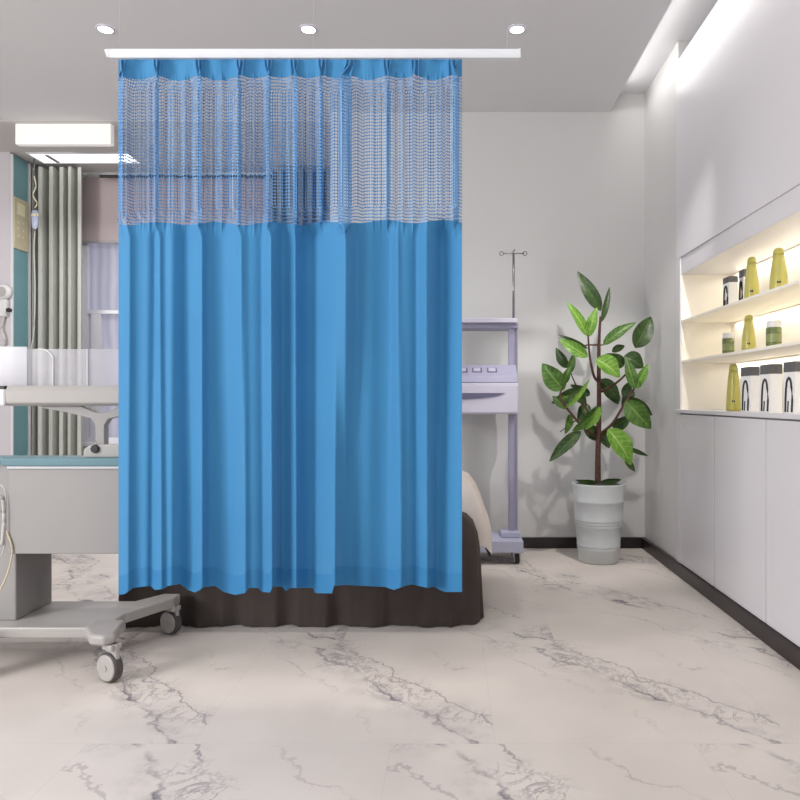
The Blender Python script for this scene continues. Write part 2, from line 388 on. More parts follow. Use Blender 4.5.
# (x at top of body, x at hem, brightness)
BR=[(118.5,118.5,.5),(124,123,.7),(129,127,.4),(131,130,-.7),(136,136,-.2),(146,144,.15),(153,150,-.5),(156,154,.5),(159,160,.8),(161,163,-.9),(164,166,-.1),(168,169,.45),(175,173,-.5),(183,186,-.6),(188,191,.5),(200,200,.85),(202,202,.2),(203.5,204,-1.3),(208,210,-.3),(219,226,.0),(225,230,.2),(233,234,.6),(240,243,.95),(242,247,-.6),(250,252,-.1),(260,262,-.4),(264,265,.5),(270,271,1),(272,273,-1.1),(279,280,-1.2),(285,284,.3),(294,294,.9),(297,298,-1.0),(302,302,-.9),(308,309,-.2),(313,313.5,.2),(315,315,.7),(330,325,.9),(345,334,.7),(347.5,336.5,-1.2),(356,345,-.7),(360,355,.3),(366,363,.15),(375,372,-.2),(389,386,-.1),(393,392,.6),(396,399,.8),(399,403,-.7),(404,408,-.1),(415,415,-.4),(419,419,.7),(425,426,.7),(428,429,-.9),(438,434,-1.2),(444,438,.3),(453,450,.7),(462,462,.3)]
NXC=860
xs=[118.5+(462-118.5)*i/(NXC-1) for i in range(NXC)]
def build_F(top):
    tab=[((a if top else b),c) for a,b,c in BR]
    br=[interp(tab,x) for x in xs]
    k=3
    br=[sum(br[max(0,i-k):i+k+1])/len(br[max(0,i-k):i+k+1]) for i in range(NXC)]
    # local mean removal keeps the sheet near one plane
    win=125
    acc=[0]
    for v in br: acc.append(acc[-1]+v)
    out=[];s=0
    dx=(xs[1]-xs[0])*MP
    for i in range(NXC):
        a=max(0,i-win);b=min(NXC,i+win+1)
        s+=(br[i]-(acc[b]-acc[a])/(b-a))*dx
        out.append(s)
    # detrend
    m0,m1=out[0],out[-1]
    out=[o-(m0+(m1-m0)*i/(NXC-1)) for i,o in enumerate(out)]
    mean=sum(out)/NXC
    return [o-mean for o in out]
FT=build_F(True); FB=build_F(False)
PLEATS=[121,157,199,240,268,294,322,350,387,415,452]
NETF=[(122,5,1.2),(129,2.5,.7),(157,3.5,.9),(170,2.0,.3),(185,2,.35),(199.5,3.2,1.1),(222,2,.35),(239,3.5,1.0),(254,1.8,.3),(268.5,4.0,1.0),(281,1.8,.3),(295,3.0,1.1),(309,2,.3),(321,3.0,1.0),(333,2,.4),(345,6,1.5),(358,2.2,.4),(373,2,.35),(388,3.5,.9),(402,2,.4),(413,2.2,.6),(427,2,.4),(441,2,.35),(456,4,1.2)]
def net_f(x):
    s=0
    for c,w_,a in NETF: s+=a*.034*math.exp(-((x-c)/w_)**2)
    return s+.004*math.sin(x*.55)+.0035*math.sin(x*1.31+1)*(1+math.sin(x*.13))+.002*math.sin(x*2.1+2)
def head_f(x):
    s=0
    for c in PLEATS:
        for k,dx in ((1,0),(.75,-3.6),(.75,3.6)):
            s+=.021*k*math.exp(-((x-c-dx)/1.25)**2)
        s+=.012*math.exp(-((x-c)/7)**2)
    return s+.005*math.sin(x*.21)
def scal(x):
    ps=[112]+PLEATS+[470]
    for a,b in zip(ps,ps[1:]):
        if a<=x<=b:
            w_=b-a; t=(x-a)/w_
            return 73.5+min(7,w_*.17)*math.sin(math.pi*t)**.8
    return 74
HEM=[(118,595),(125,594),(129,591),(133,588),(150,586),(155,590),(163,589),(168,586),(180,584),(188,590),(195,592.5),(200,590),(204,587),(215,586),(224,592),(235,595),(245,593),(249,588),(258,588),(262,592),(270,592.5),(273,586.5),(282,587),(286,591),(290,588),(313,588),(315,593),(332,593.5),(334,586),(345,585),(385,587),(394,590),(405,586),(412,584.5),(428,588),(433,586.5),(440,590),(445,592),(462,592)]
def sm(t): t=max(0,min(1,t)); return t*t*(3-2*t)
def f_at(i,y):
    x=xs[i]
    if y<=90:
        h=head_f(x); n=net_f(x); return h+(n-h)*sm((y-70)/20)
    if y<=208: return net_f(x)
    tt=max(0,min(1,(y-222)/(585-222)))
    fb=FT[i]+(FB[i]-FT[i])*sm(tt)
    fb*=1.6+.4*tt
    if y<=236: return net_f(x)+(fb-net_f(x))*sm((y-208)/28)
    return fb
def gx(x):
    s=0
    for c,w_,a in NETF:
        w2=w_*.9; s-=2.9*a*(x-c)*math.exp(-((x-c)/w2)**2)
    return s
GX=[gx(x)*min(1,(x-118.5)/4,(462-x)/4) for x in xs]
def cpoint(i,y,extra=0):
    d=DC-f_at(i,y)-extra
    k=sm((y-62)/16)*(1-sm((y-222)/16))
    x=min(462.5,max(118,xs[i]+GX[i]*k))
    return (PX(x,d), d, PZ(y,d))
def curtain_part(name, ytop, ybot, rows, m, parent, extra=0):
    bm=B(); uvl=bm.loops.layers.uv.new('UVMap')
    g=[]; uvs=[]
    for j in range(rows+1):
        r=[];ur=[];arc=0;prev=None
        for i in range(NXC):
            y=ytop(i)+(ybot(i)-ytop(i))*j/rows
            # heights use the flat sheet so folds do not stretch the cloth; hem height follows the photo
            c=cpoint(i,y,extra)
            if prev is not None: arc+=math.hypot(c[0]-prev[0],c[1]-prev[1])
            prev=c
            r.append(bm.verts.new(c)); ur.append((arc,c[2]))
        g.append(r);uvs.append(ur)
    for j in range(rows):
        for i in range(NXC-1):
            f=bm.faces.new([g[j][i],g[j+1][i],g[j+1][i+1],g[j][i+1]])
            for l,u in zip(f.loops,(uvs[j][i],uvs[j+1][i],uvs[j+1][i+1],uvs[j][i+1])): l[uvl].uv=u
    me=bpy.data.meshes.new(name); bm.to_mesh(me); bm.free(); me.materials.append(m)
    for p in me.polygons: p.use_smooth=True
    o=bpy.data.objects.new(name,me); COL.objects.link(o); o.parent=parent
    o.matrix_parent_inverse=Matrix.Translation(-Vector(parent.location))
    return o
ct=thing('hospital_curtain',(PX(290,DC),DC,PZ(595,DC)),'pleated blue hospital privacy curtain with see-through net top hanging from white rail','curtain')
seam=lambda i:222+1.6*math.sin(xs[i]*.11)+ (1.5 if xs[i]<350 else -.5)
curtain_part('header',lambda i:59.4,lambda i:scal(xs[i]),8,M['blue'],ct,.0005)
curtain_part('net_panel',lambda i:scal(xs[i])-.8,lambda i:seam(i)+.5,50,M['net'],ct)
body=curtain_part('cloth_panel',seam,lambda i:interp(HEM,xs[i]),70,M['blue'],ct,.0005)
# hem band: a second thin layer with a stitched step
curtain_part('hem',lambda i:interp(HEM,xs[i])-19,lambda i:interp(HEM,xs[i])-.4,6,M['hem'],ct,.0025)
# rail
DR=DC-.014; zt=PZ(48.5,DR); zb=PZ(57.3,DR)
x0,x1=PX(105,DR),PX(520,DR)
rt=thing('curtain_rail',((x0+x1)/2,DC,zb),'straight white ceiling-hung curtain rail above the blue curtain','curtain rail')
bm=B(); prism(bm,[(DC-.012,zt),(DC+.014,zt),(DC+.014,zb),(DC-.012,zb),(DC-.014,zb+.010),(DC-.014,zt-.010)],'x',x0+.012,x1-.004); link('track',bm,M['railw'],rt)
bm=B(); prism(bm,[(x0-.003,zt-.004),(x0+.012,zt),(x0+.012,zb),(x0+.006,zb)],'y',DC-.0145,DC+.0145); link('end_cap',bm,M['white'],rt)
bm=B(); box(bm,x1-.004,x1+.002,DC-.015,DC+.015,zb-.0005,zt+.001); link('end_cap',bm,M['white'],rt)
for fx in (.03,.5,.97):
    xw=x0+(x1-x0)*fx
    bm=B(); tube(bm,[(xw,DC,zt-.002),(xw,DC,H)],.00035,6); link('suspension_wire',bm,M['wire'],rt)

# ------------------------------------------------------------------ bed under dark cloth
bt=thing('hospital_bed',(-.65,3.5,0),'low bed behind the blue curtain under dark taupe cover and white sheet','bed')
def mound(name, cx0,cx1,cy0,cy1, prof, m, cr, foldamp, seed, n=420, top=True, hem=None):
    """prof: list of (inset, z) from floor up; perimeter is a rounded rectangle with cloth folds"""
    rnd=random.Random(seed)
    ph=[rnd.uniform(0,6.28) for _ in range(6)]
    pts=[]
    # perimeter
    W=cx1-cx0-2*cr; D=cy1-cy0-2*cr; arc=math.pi*cr/2; per=2*W+2*D+4*arc
    def at(s,inset):
        s%=per
        r=max(.001,cr-inset); e_=max(0,inset-cr)
        return at2(s,inset,r,e_)
    def at2(s,inset,r,e_):
        q_,n_=at3(s,inset,r)
        mx_,my_=(cx0+cx1)/2,(cy0+cy1)/2
        x,y=q_
        x=min(cx1-inset,max(cx0+inset,x)); y=min(cy1-inset,max(cy0+inset,y))
        return (x,y),n_
    def at3(s,inset,r):
        if s<W: return (cx0+cr+s, cy0+inset),(0,-1)
        s-=W
        if s<arc:
            a=-math.pi/2+s/cr; return (cx1-cr+math.cos(a)*r, cy0+cr+math.sin(a)*r),(math.cos(a),math.sin(a))
        s-=arc
        if s<D: return (cx1-inset, cy0+cr+s),(1,0)
        s-=D
        if s<arc:
            a=s/cr; return (cx1-cr+math.cos(a)*r, cy1-cr+math.sin(a)*r),(math.cos(a),math.sin(a))
        s-=arc
        if s<W: return (cx1-cr-s, cy1-inset),(0,1)
        s-=W
        if s<arc:
            a=math.pi/2+s/cr; return (cx0+cr+math.cos(a)*r, cy1-cr+math.sin(a)*r),(math.cos(a),math.sin(a))
        s-=arc
        if s<D: return (cx0+inset, cy1-cr-s),(-1,0)
        s-=D
        a=math.pi+s/cr; return (cx0+cr+math.cos(a)*r, cy0+cr+math.sin(a)*r),(math.cos(a),math.sin(a))
    def fold(s):
        t=s
        v=math.sin(2*math.pi*round(per/.27)*t/per+ph[0]+1.3*math.sin(2*math.pi*3*t/per+ph[1]))
        v=1-abs(v)**.6*1.6 if v<0 else v**.7
        return v+.35*math.sin(2*math.pi*round(per/.11)*t/per+ph[2])
    bm=B(); rings=[]
    zmax=prof[-1][1]; z0=prof[0][1]
    for k,(ins,z) in enumerate(prof):
        ring=[]
        for i in range(n):
            s=per*i/n
            (x,y),(nx,ny)=at(s,ins)
            w_=foldamp*max(0,1-(z-z0)/(zmax-z0))**.8*fold(s)
            zz=z
            if hem and k<3: zz=z+hem*math.sin(2*math.pi*round(per/.5)*s/per+ph[3])*(1-k/3)
            ring.append(bm.verts.new((x+nx*w_,y+ny*w_,zz)))
        rings.append(ring)
    for a,b in zip(rings,rings[1:]):
        for i in range(n): bm.faces.new([a[i],a[(i+1)%n],b[(i+1)%n],b[i]])
    if top: bm.faces.new(rings[-1])
    return link(name,bm,m,bt,True)
mound('dark_cover',-1.465,.130,3.05,3.97,[(.0,.004),(.001,.03),(.002,.1),(.003,.2),(.0035,.28),(.006,.34),(.012,.39),(.026,.43),(.055,.46),(.10,.478),(.16,.485),(.2,.487)],M['skirt'],.06,.020,3)
mound('white_sheet',-1.40,.186,3.24,3.99,[(.0,.27),(-.001,.33),(.0,.38),(.012,.43),(.025,.47),(.05,.53),(.085,.58),(.13,.602),(.2,.616),(.3,.622)],M['sheet'],.10,.012,11,hem=.05)
bm=B()
box(bm,-1.28,0,3.3,3.8,.10,.45)
link('bed_base',bm,M['rubber'],bt)
for xx in (-1.2,-.08):
    for yy in (3.35,3.75):
        bm=B(); lathe(bm,[(.025,0),(.025,.10)],(xx,yy,0),16); link('leg',bm,M['rubber'],bt)

# ------------------------------------------------------------------ caster helper
def caster(x,y,r,parent,wm,hm,ztop,face=1):
    """fork housing + wheel turned so that its disc looks forward and left"""
    bm=B(); rot=Matrix.Rotation(math.radians(-28),4,'Z'); T_=Matrix.Translation((x,y,0))@rot
    prism(bm,[(-.026,r*.8),(-.040,r+.02),(-.040,ztop),(.018,ztop),(.014,r+.03),(.0,r*.8)],'x',-.006,.010)
    box(bm,-.022,.022,-.035,.014,ztop-.02,ztop)
    bm.transform(T_@Matrix.Rotation(math.radians(90),4,'Z'))
    o=link('caster',bm,hm,parent,bevel=.003)
    M2=Matrix.Translation((x,y,0))@Matrix.Rotation(math.radians(62),4,'Z')
    bm=B(); lathe(bm,[(r*.86,-.017),(r*.97,-.015),(r,-.010),(r,.010),(r*.97,.015),(r*.86,.017)],(0,0,r),40,'x'); bm.transform(M2); link('tyre',bm,M['tyre'],o,True)
    bm=B(); lathe(bm,[(r*.80,-.021),(r*.88,-.0185),(r*.88,.0185),(r*.80,.021)],(0,0,r),40,'x'); lathe(bm,[(r*.2,-.024),(r*.2,.024)],(0,0,r),20,'x'); bm.transform(M2); link('hub',bm,hm,o,False)
    return o

# ------------------------------------------------------------------ infant warmer trolley (left)
wt=thing('medical_trolley',(-1.6,2.7,0),'grey wheeled medical trolley with side box and teal top left of curtain','medical trolley')
zp=.158
bm=B(); prism(bm,[(-2.15,2.55),(-1.29,2.55),(-1.262,2.60),(-1.262,2.72),(-1.155,2.93),(-1.155,3.0),(-1.225,3.0),(-1.30,2.89),(-2.15,2.89)],'z',zp-.040,zp); link('base_plate',bm,M['greyl'],wt,bevel=.006)
# near feet
for fx in (-1.19,-1.70):
    bm=B()
    prism(bm,[(fx-.125,2.60),(fx-.125,2.52),(fx-.060,2.425),(fx-.005,2.412),(fx+.022,2.44),(fx-.012,2.60)],'z',zp-.022,zp+.016)
    link('foot',bm,M['greyl'],wt,bevel=.012,seg=3)
    caster(fx-.002,2.455,.052,wt,None,M['greyl'],zp-.022)
caster(-1.18,2.96,.050,wt,None,M['greyl'],zp-.038)
caster(-2.1,2.85,.050,wt,None,M['greyl'],zp-.038)
bm=B(); box(bm,-1.90,-1.631,2.63,2.87,zp,.752); link('column',bm,M['grey'],wt,bevel=.005)
bm=B(); box(bm,-1.629,-1.12,2.58,2.87,.419,.735); link('storage_box',bm,M['grey'],wt,bevel=.004)
bm=B(); box(bm,-1.628,-1.121,2.572,2.86,.735,.744); link('white_edge_strip',bm,M['frame'],wt)
bm=B(); box(bm,-1.90,-1.645,2.60,2.70,.752,.774); box(bm,-1.645,-1.10,2.56,2.70,.744,.774); link('top_board',bm,M['counter'],wt,bevel=.006)
# Y shaped bracket on the board
xc=PX(101,2.62)
def Q(px,py,d=2.62): v=P(px,py,d); return (v.x,v.z)
bm=B()
poly=[(40,405.5),(60,405.5),(80,405.5),(88,409),(95,412),(101,413),(107,412),(114,409),(122,405.5),(142,405.5),(162,405.5),(158,408),(140,412),(122,415.5),(109,419),(105,425),(105,446),(96,446),(96,425),(92,419),(80,415.5),(62,411.5),(44,408.5)]
prism(bm,[Q(*p) for p in poly],'y',2.615,2.65); link('bracket',bm,M['grey'],wt,bevel=.003)
bm=B(); prism(bm,[Q(*p) for p in ((86,457),(86,449),(92,445),(112,444),(130,444),(130,457))],'y',2.60,2.66)
br=link('bracket_foot',bm,M['greyl'],wt,bevel=.004)
k=P(94,449,2.59); bm=B(); lathe(bm,[(.014,-.012),(.016,-.008),(.016,.010)],(k.x,2.602,k.z),8,'y'); link('knob',bm,M['rubber'],wt)
# long rail
bm=B(); prism(bm,[(2.575,.975),(2.60,.965),(2.64,.965),(2.66,.99),(2.66,1.03),(2.64,1.040),(2.585,1.040),(2.572,1.02)],'x',PX(9,2.6),-1.10); rl=link('side_rail',bm,M['greyl'],wt,bevel=.006,smooth=False)
bm=B(); box(bm,PX(2,2.6),PX(10,2.6),2.57,2.665,.965,1.028); link('rail_cap',bm,M['white'],wt,bevel=.008)
bm=B(); box(bm,PX(2,2.6),PX(9,2.6),2.574,2.66,1.028,1.039); link('latch',bm,M['rubber'],wt,bevel=.002)
# acrylic side window standing on the rail
bm=B(); box(bm,PX(0,2.62)-.1,-1.10,2.615,2.621,1.040,PZ(349,2.62)); box(bm,PX(-10,2.62),PX(30,2.62),2.60,2.606,1.040,PZ(347,2.62)); link('clear_side_panel',bm,M['acrylic'],wt)
bm=B(); pts=[(53,386),(53,366),(53,358),(50,353),(45,350),(38,348.8)]
tube(bm,spline([P(a,b,2.612) for a,b in pts],5),.0025,8)
link('panel_rib',bm,M['white'],wt)
bm=B(); tube(bm,[P(87.5,386,2.612),P(87.5,349,2.612)],.0025,8)
link('panel_rib',bm,M['white'],wt)
# tubing hanging on the column
tt=thing('tubing',(-1.70,2.58,.4),'loops of pale plastic tubing hanging on the trolley column at left edge','tubing')
bm=B(); 
tube(bm,spline([P(-8,489,2.575),P(-2,485,2.575),P(4,488,2.575),P(6,500,2.575),P(6,530,2.575),P(4,548,2.575),P(1,556,2.575)]),.0026)
tube(bm,spline([P(3,500,2.57),P(4,520,2.57),P(2,545,2.57)]),.006)
link('pale_tube',bm,M['tube'],tt,True)
bm=B(); tube(bm,spline([P(6,530,2.575),P(12,548,2.575),P(10,565,2.575),P(5,580,2.575),P(-2,592,2.575),P(-12,598,2.575)]),.0030); link('cream_tube',bm,M['tubey'],tt,True)
bm=B(); lathe(bm,[(.010,0),(.013,.01),(.013,.05),(.008,.06)],tuple(P(1,512,2.575)),16); link('connector',bm,M['greyl'],tt,True)

# ------------------------------------------------------------------ pillar fittings
hw=thing('headwall_panel',(-3.39,5.5,0),'narrow teal headwall panel with beige control plate on the left pillar','wall panel')
bm=B(); box(bm,-3.3995,-3.385,5.425,5.615,0.0,2.89); link('teal_board',bm,M['teal'],hw,bevel=.003)
bm=B(); box(bm,-3.3995,-3.380,5.4105,5.425,0,2.89); link('edge_strip',bm,M['white'],hw,bevel=.003)
bm=B(); box(bm,-3.3995,-3.375,5.615,5.64,0,2.89); link('edge_strip',bm,M['white'],hw,bevel=.003)
z0,z1=PZ(250,5.5),PZ(199,5.5)
bm=B(); box(bm,-3.385,-3.372,5.420,5.605,z0,z1); cp=link('control_plate',bm,M['beige'],hw,bevel=.004)
bm=B(); box(bm,-3.372,-3.368,5.45,5.55,z1-.13,z1-.04); link('screen',bm,M['cream'],cp)
for r_ in range(3):
    for c_ in range(2):
        bm=B(); yy=5.465+c_*.06; zz=z1-.19-r_*.055
        lathe(bm,[(.010,0),(.009,.006)],(-3.372,yy,zz),14,'x'); link('button',bm,M['cream'],cp,True)
# suction regulator
g=P(3,292,5.38)
sr=thing('suction_regulator',(g.x,5.40,g.z),'white round wall suction regulator with black knob on left pillar','wall regulator')
bm=B(); lathe(bm,[(.060,0),(.060,-.03),(.052,-.045),(.04,-.05)],(g.x,5.4105,g.z),36,'y'); link('gauge',bm,M['white'],sr,True)
bm=B(); lathe(bm,[(.038,-.0505),(.036,-.052)],(g.x,5.409,g.z),30,'y'); link('dial',bm,M['greyl'],sr)
bm=B(); box(bm,g.x-.045,g.x+.03,5.37,5.4105,g.z-.19,g.z-.055); link('housing',bm,M['white'],sr,bevel=.01)
bm=B(); kx=PX(8,5.36); lathe(bm,[(.016,0),(.018,-.02),(.014,-.03)],(kx,5.385,g.z-.14),16,'y'); link('knob',bm,M['rubber'],sr,True)
bm=B(); tube(bm,spline([(g.x,5.39,g.z-.19),(g.x-.015,5.385,g.z-.28),(g.x+.01,5.385,g.z-.37),(g.x-.005,5.385,g.z-.42)]),.010); link('hose',bm,M['tube'],sr,True)
# infusion set in front of the drape
iv=thing('hanging_infusion_set',(-3.31,5.52,2.2),'small hanging infusion bag with thin tube beside the teal panel','infusion set')
dI=5.56
bm=B(); tube(bm,[(P(34,176,dI).x,dI,H-.005),P(34,176,dI)],.004,8); link('arm',bm,M['steel'],iv,True)
bm=B(); tube(bm,spline([P(34,176,dI),P(36,186,dI),P(33,195,dI),P(37,203,dI),P(35,208,dI)]),.005); link('hook',bm,M['cream'],iv,True)
c=P(35,220,dI); bm=B(); lathe(bm,[(.008,.08),(.022,.07),(.027,.05),(.027,-.03),(.020,-.06),(.006,-.075)],tuple(c),20,'z',1,.6); link('bag',bm,M['drag'],iv,True)
bm=B(); lathe(bm,[(.029,0),(.029,.018)],(c.x,c.y,c.z+.03),20,'z',1,.65); link('label_band',bm,M['cream'],iv,True)
bm=B(); tube(bm,spline([P(35,231,dI),P(34,250,dI),P(35,290,dI),P(34,330,dI),P(31,350,dI)]),.005); link('drip_tube',bm,M['tube'],iv,True)

# ------------------------------------------------------------------ drapes at the window
def drape(name,x0,x1,y,z0,z1,amp,nf,m,label):
    bm=B(); n=420; rows=10; g=[]
    for j in range(rows+1):
        r=[]; t=j/rows
        for i in range(n+1):
            u=i/n; ph_=u*nf*2*math.pi+.5*math.sin(u*9)
            f=-amp*(.9+.1*math.sin(u*17))*math.tanh(2.6*(math.cos(ph_)+.35))*(.9+.1*t)
            r.append(bm.verts.new((x0+(x1-x0)*u+.010*math.cos(ph_),y+f,z1+(z0-z1)*t)))
        g.append(r)
    for j in range(rows):
        for i in range(n): bm.faces.new([g[j][i],g[j+1][i],g[j+1][i+1],g[j][i+1]])
    return tag(link(name,bm,m,None,True),label,'curtain')
drape('window_drape',-3.385,PX(84,5.72),5.72,.03,2.87,.085,5,M['greycurt'],'long grey drape in deep vertical folds beside the window at left')
drape('window_drape',PX(272,5.74),PX(330,5.74),5.74,.03,2.87,.05,6,mat('charcoal_drape',srgb(120,118,122),.9,var=.06),'charcoal drape seen through the net of the blue curtain')
bm=B(); tube(bm,[(-2.9,5.80,2.84),(PX(272,5.8),5.80,2.84)],.012,10)
tag(link('drape_rod',bm,M['blackp']),'dark rod above the window seen through the net','curtain rod')
t=thing('roller_blind',(-2.25,5.87,2.32),'pinkish grey roller blind covering the upper window','window blind')
bm=B(); box(bm,wx0-.02,wx1+.04,5.865,5.868,PZ(241,5.86),2.85); link('fabric',bm,M['blind'],t)
bm=B(); box(bm,wx0-.02,wx1+.04,5.860,5.873,PZ(243,5.86),PZ(240.5,5.86)); link('bottom_bar',bm,M['grey'],t,bevel=.002)

# ------------------------------------------------------------------ equipment cart right of the curtain
et=thing('equipment_cart',(.2,4.35,0),'lavender grey equipment cart with drawer and drip pole beside the bed','medical cart')
XA=-.16
X_u0,X_u1=PX(509,4.3),PX(518,4.3)
bm=B(); box(bm,XA,PX(517.5,4.24),4.22,4.50,PZ(322.5,4.22),PZ(318,4.22)); link('top_shelf',bm,M['lavl'],et,bevel=.004)
bm=B(); box(bm,XA,X_u1,4.28,4.48,PZ(328,4.28),PZ(322.5,4.22)); link('frame_beam',bm,M['lav'],et,bevel=.003)
for xa,xb in ((X_u0,X_u1),(XA,XA+.05)):
    bm=B(); box(bm,xa,xb-.02,4.30,4.36,.13,PZ(327,4.28)); box(bm,xb-.02,xb,4.32,4.34,.13,PZ(327,4.28)); link('upright',bm,M['lav'],et,bevel=.004)
zd0,zd1,zc1=PZ(414,4.15),PZ(382.5,4.15),PZ(365,4.28)
bm=B(); box(bm,XA,PX(519,4.15),4.15,4.45,zd0,zd1-.002); dr=link('drawer_case',bm,M['lavl'],et,bevel=.006)
bm=B(); box(bm,XA+.01,PX(518,4.14),4.143,4.15,zd0+.008,zd1-.016); fr=link('drawer',bm,M['lavl'],et,bevel=.003)
pts=[]
for k_ in range(13):
    u=k_/12; px=410+95*u; pts.append(Q(px,393.5+6*math.sin(math.pi*u)**.7*1.0,4.14))
bm=B(); prism(bm,[Q(410,393,4.14),Q(505,393,4.14)][::-1]+pts[1:-1],'y',4.136,4.1425); link('handle',bm,M['lavd'],fr)
bm=B(); prism(bm,[(4.155,zd1),(4.44,zd1),(4.44,zc1),(4.27,zc1),(4.165,zd1+.04)],'x',XA+.01,PX(517,4.2)); cs=link('control_console',bm,mat('console_lav',srgb(168,166,190),.4,var=.03),et,bevel=.004)
n_=Vector((0,-(zc1-(zd1+.04)),.105)).normalized()
for px in (440,462.5,477,492):
    u=.5; yy=4.165+.105*u; zz=(zd1+.04)+(zc1-zd1-.04)*u; xx=PX(px,yy)
    bm=B(); 
    ty=Vector((0,.105,zc1-zd1-.04)).normalized()
    cc=Vector((xx,yy,zz))
    for s_,mi,h_ in ((.029,0,.003),(.021,1,.006)):
        vs=[cc+Vector((a*s_,0,0))+ty*b_*s_*.85 for a,b_ in ((-1,-1),(1,-1),(1,1),(-1,1))]
        vv=[bm.verts.new(v_-n_*.001) for v_ in vs]; vt=[bm.verts.new(v_+n_*h_) for v_ in vs]
        bm.faces.new(vv[::-1]).material_index=mi; bm.faces.new(vt).material_index=mi
        for a in range(4): bm.faces.new([vv[a],vv[(a+1)%4],vt[(a+1)%4],vt[a]]).material_index=mi
    link('button',bm,[M['lavd'],M['lavl']],cs)
bm=B(); box(bm,XA,PX(523,4.2),4.17,4.48,PZ(552,4.2),PZ(540,4.2)); box(bm,X_u0-.05,X_u1+.01,4.26,4.42,PZ(540,4.2),PZ(534,4.2)); link('base',bm,mat('base_lav',srgb(182,184,206),.4,var=.03),et,bevel=.006)
for cx_,cy_ in ((PX(517,4.22),4.23),(PX(517,4.22),4.44),(XA+.04,4.23),(XA+.04,4.44)):
    bm=B(); lathe(bm,[(.030,-.014),(.033,-.010),(.033,.010),(.030,.014)],(cx_,cy_,.033),24,'x'); w_=link('caster',bm,M['rubber'],et,True)
    bm=B(); lathe(bm,[(.026,-.018),(.026,.018)],(cx_,cy_,.034),24,'x'); box(bm,cx_-.026,cx_+.026,cy_-.014,cy_+.02,.045,PZ(551,4.2)); link('hub',bm,M['white'],w_)
# drip pole on the cart
dP=4.34
bm=B(); tube(bm,[P(513.5,319,dP),P(513.5,253,dP)],.0075,12); pl=link('drip_pole',bm,M['steel'],et,True)
bm=B(); tube(bm,[P(503.5,253.5,dP),P(524,253.5,dP)],.004,10); tube(bm,spline([P(513.5,257,dP),P(512.5,253,dP),P(515,249.5,dP)]),.005,10)
link('cross_bar',bm,M['steel'],pl,True)
for px in (501.5,525):
    bm=B(); c=P(px,253.5,dP); tube(bm,[(c.x+.012*math.cos(a*math.pi/8),c.y,c.z+.012*math.sin(a*math.pi/8)) for a in range(17)],.0032,8); link('ring_hook',bm,M['steel'],pl,True)

# ------------------------------------------------------------------ potted plant
dL=4.30; pc=P(598.5,565,dL); pcx=pc.x
pt=thing('potted_plant',(pcx,dL,0),'tall broad-leaved plant in ribbed light grey pot in the corner','potted plant')
zt=.480
def pr(h): return .122+(.160-.122)*(h/zt)
prof=[(.115,0),(pr(0),.006)]
for h,b_ in sum([[(c-.006,0),(c,.0035),(c+.006,0)] for c in (.085,.103,.222,.240,.258,.372)],[]): prof.append((pr(h)+b_,h))
prof+=[(pr(zt)+.003,zt-.008),(pr(zt)+.004,zt-.002),(pr(zt),zt),(pr(zt)-.010,zt-.002),(pr(zt)-.012,zt-.05),(pr(.3)-.014,.30)]
bm=B(); lathe(bm,prof,(pcx,dL,0),64); link('pot',bm,M['pot'],pt,True)
bm=B(); lathe(bm,[(.10,.40),(.146,.466),(.12,.472),(.05,.476),(.01,.478)],(pcx,dL,0),40); link('soil',bm,M['soil'],pt,True)
bm=B()
tube(bm,spline([(pcx-.003,dL,.45),(pcx-.004,dL,.62),(pcx+.003,dL,.9),(pcx+.002,dL,1.2),(pcx+.004,dL,1.36),(pcx+.012,dL,1.50)]),.020,12,r1=.007)
def brn(pts,r): tube(bm,spline([P(a,b,dL+dz) for a,b,dz in pts],6),r,8,r1=r*.5)
brn([(599,382,0),(594,376,-.03),(590,358,-.05),(588,335,-.06)],.010)
brn([(599,345,0),(588,345,-.02),(578,347,-.02)],.006)
brn([(600,392,0),(612,386,-.04),(626,374,-.07),(632,362,-.06)],.009)
brn([(598,438,0),(584,428,-.06),(570,412,-.10),(560,398,-.10),(563,386,-.1)],.010)
brn([(600,434,0),(612,424,-.05),(622,408,-.08),(632,392,-.07),(638,380,-.05)],.010)
brn([(592,420,-.03),(580,395,-.02),(570,371,.0)],.007)
brn([(600,345,0),(604,345,-.02)],.005)
brn([(600,440,0),(590,425,.05),(578,420,.07),(560,432,.02)],.006)
brn([(600,432,0),(625,448,.02),(640,452,.02)],.005)
link('stems',bm,M['bark'],pt,True)
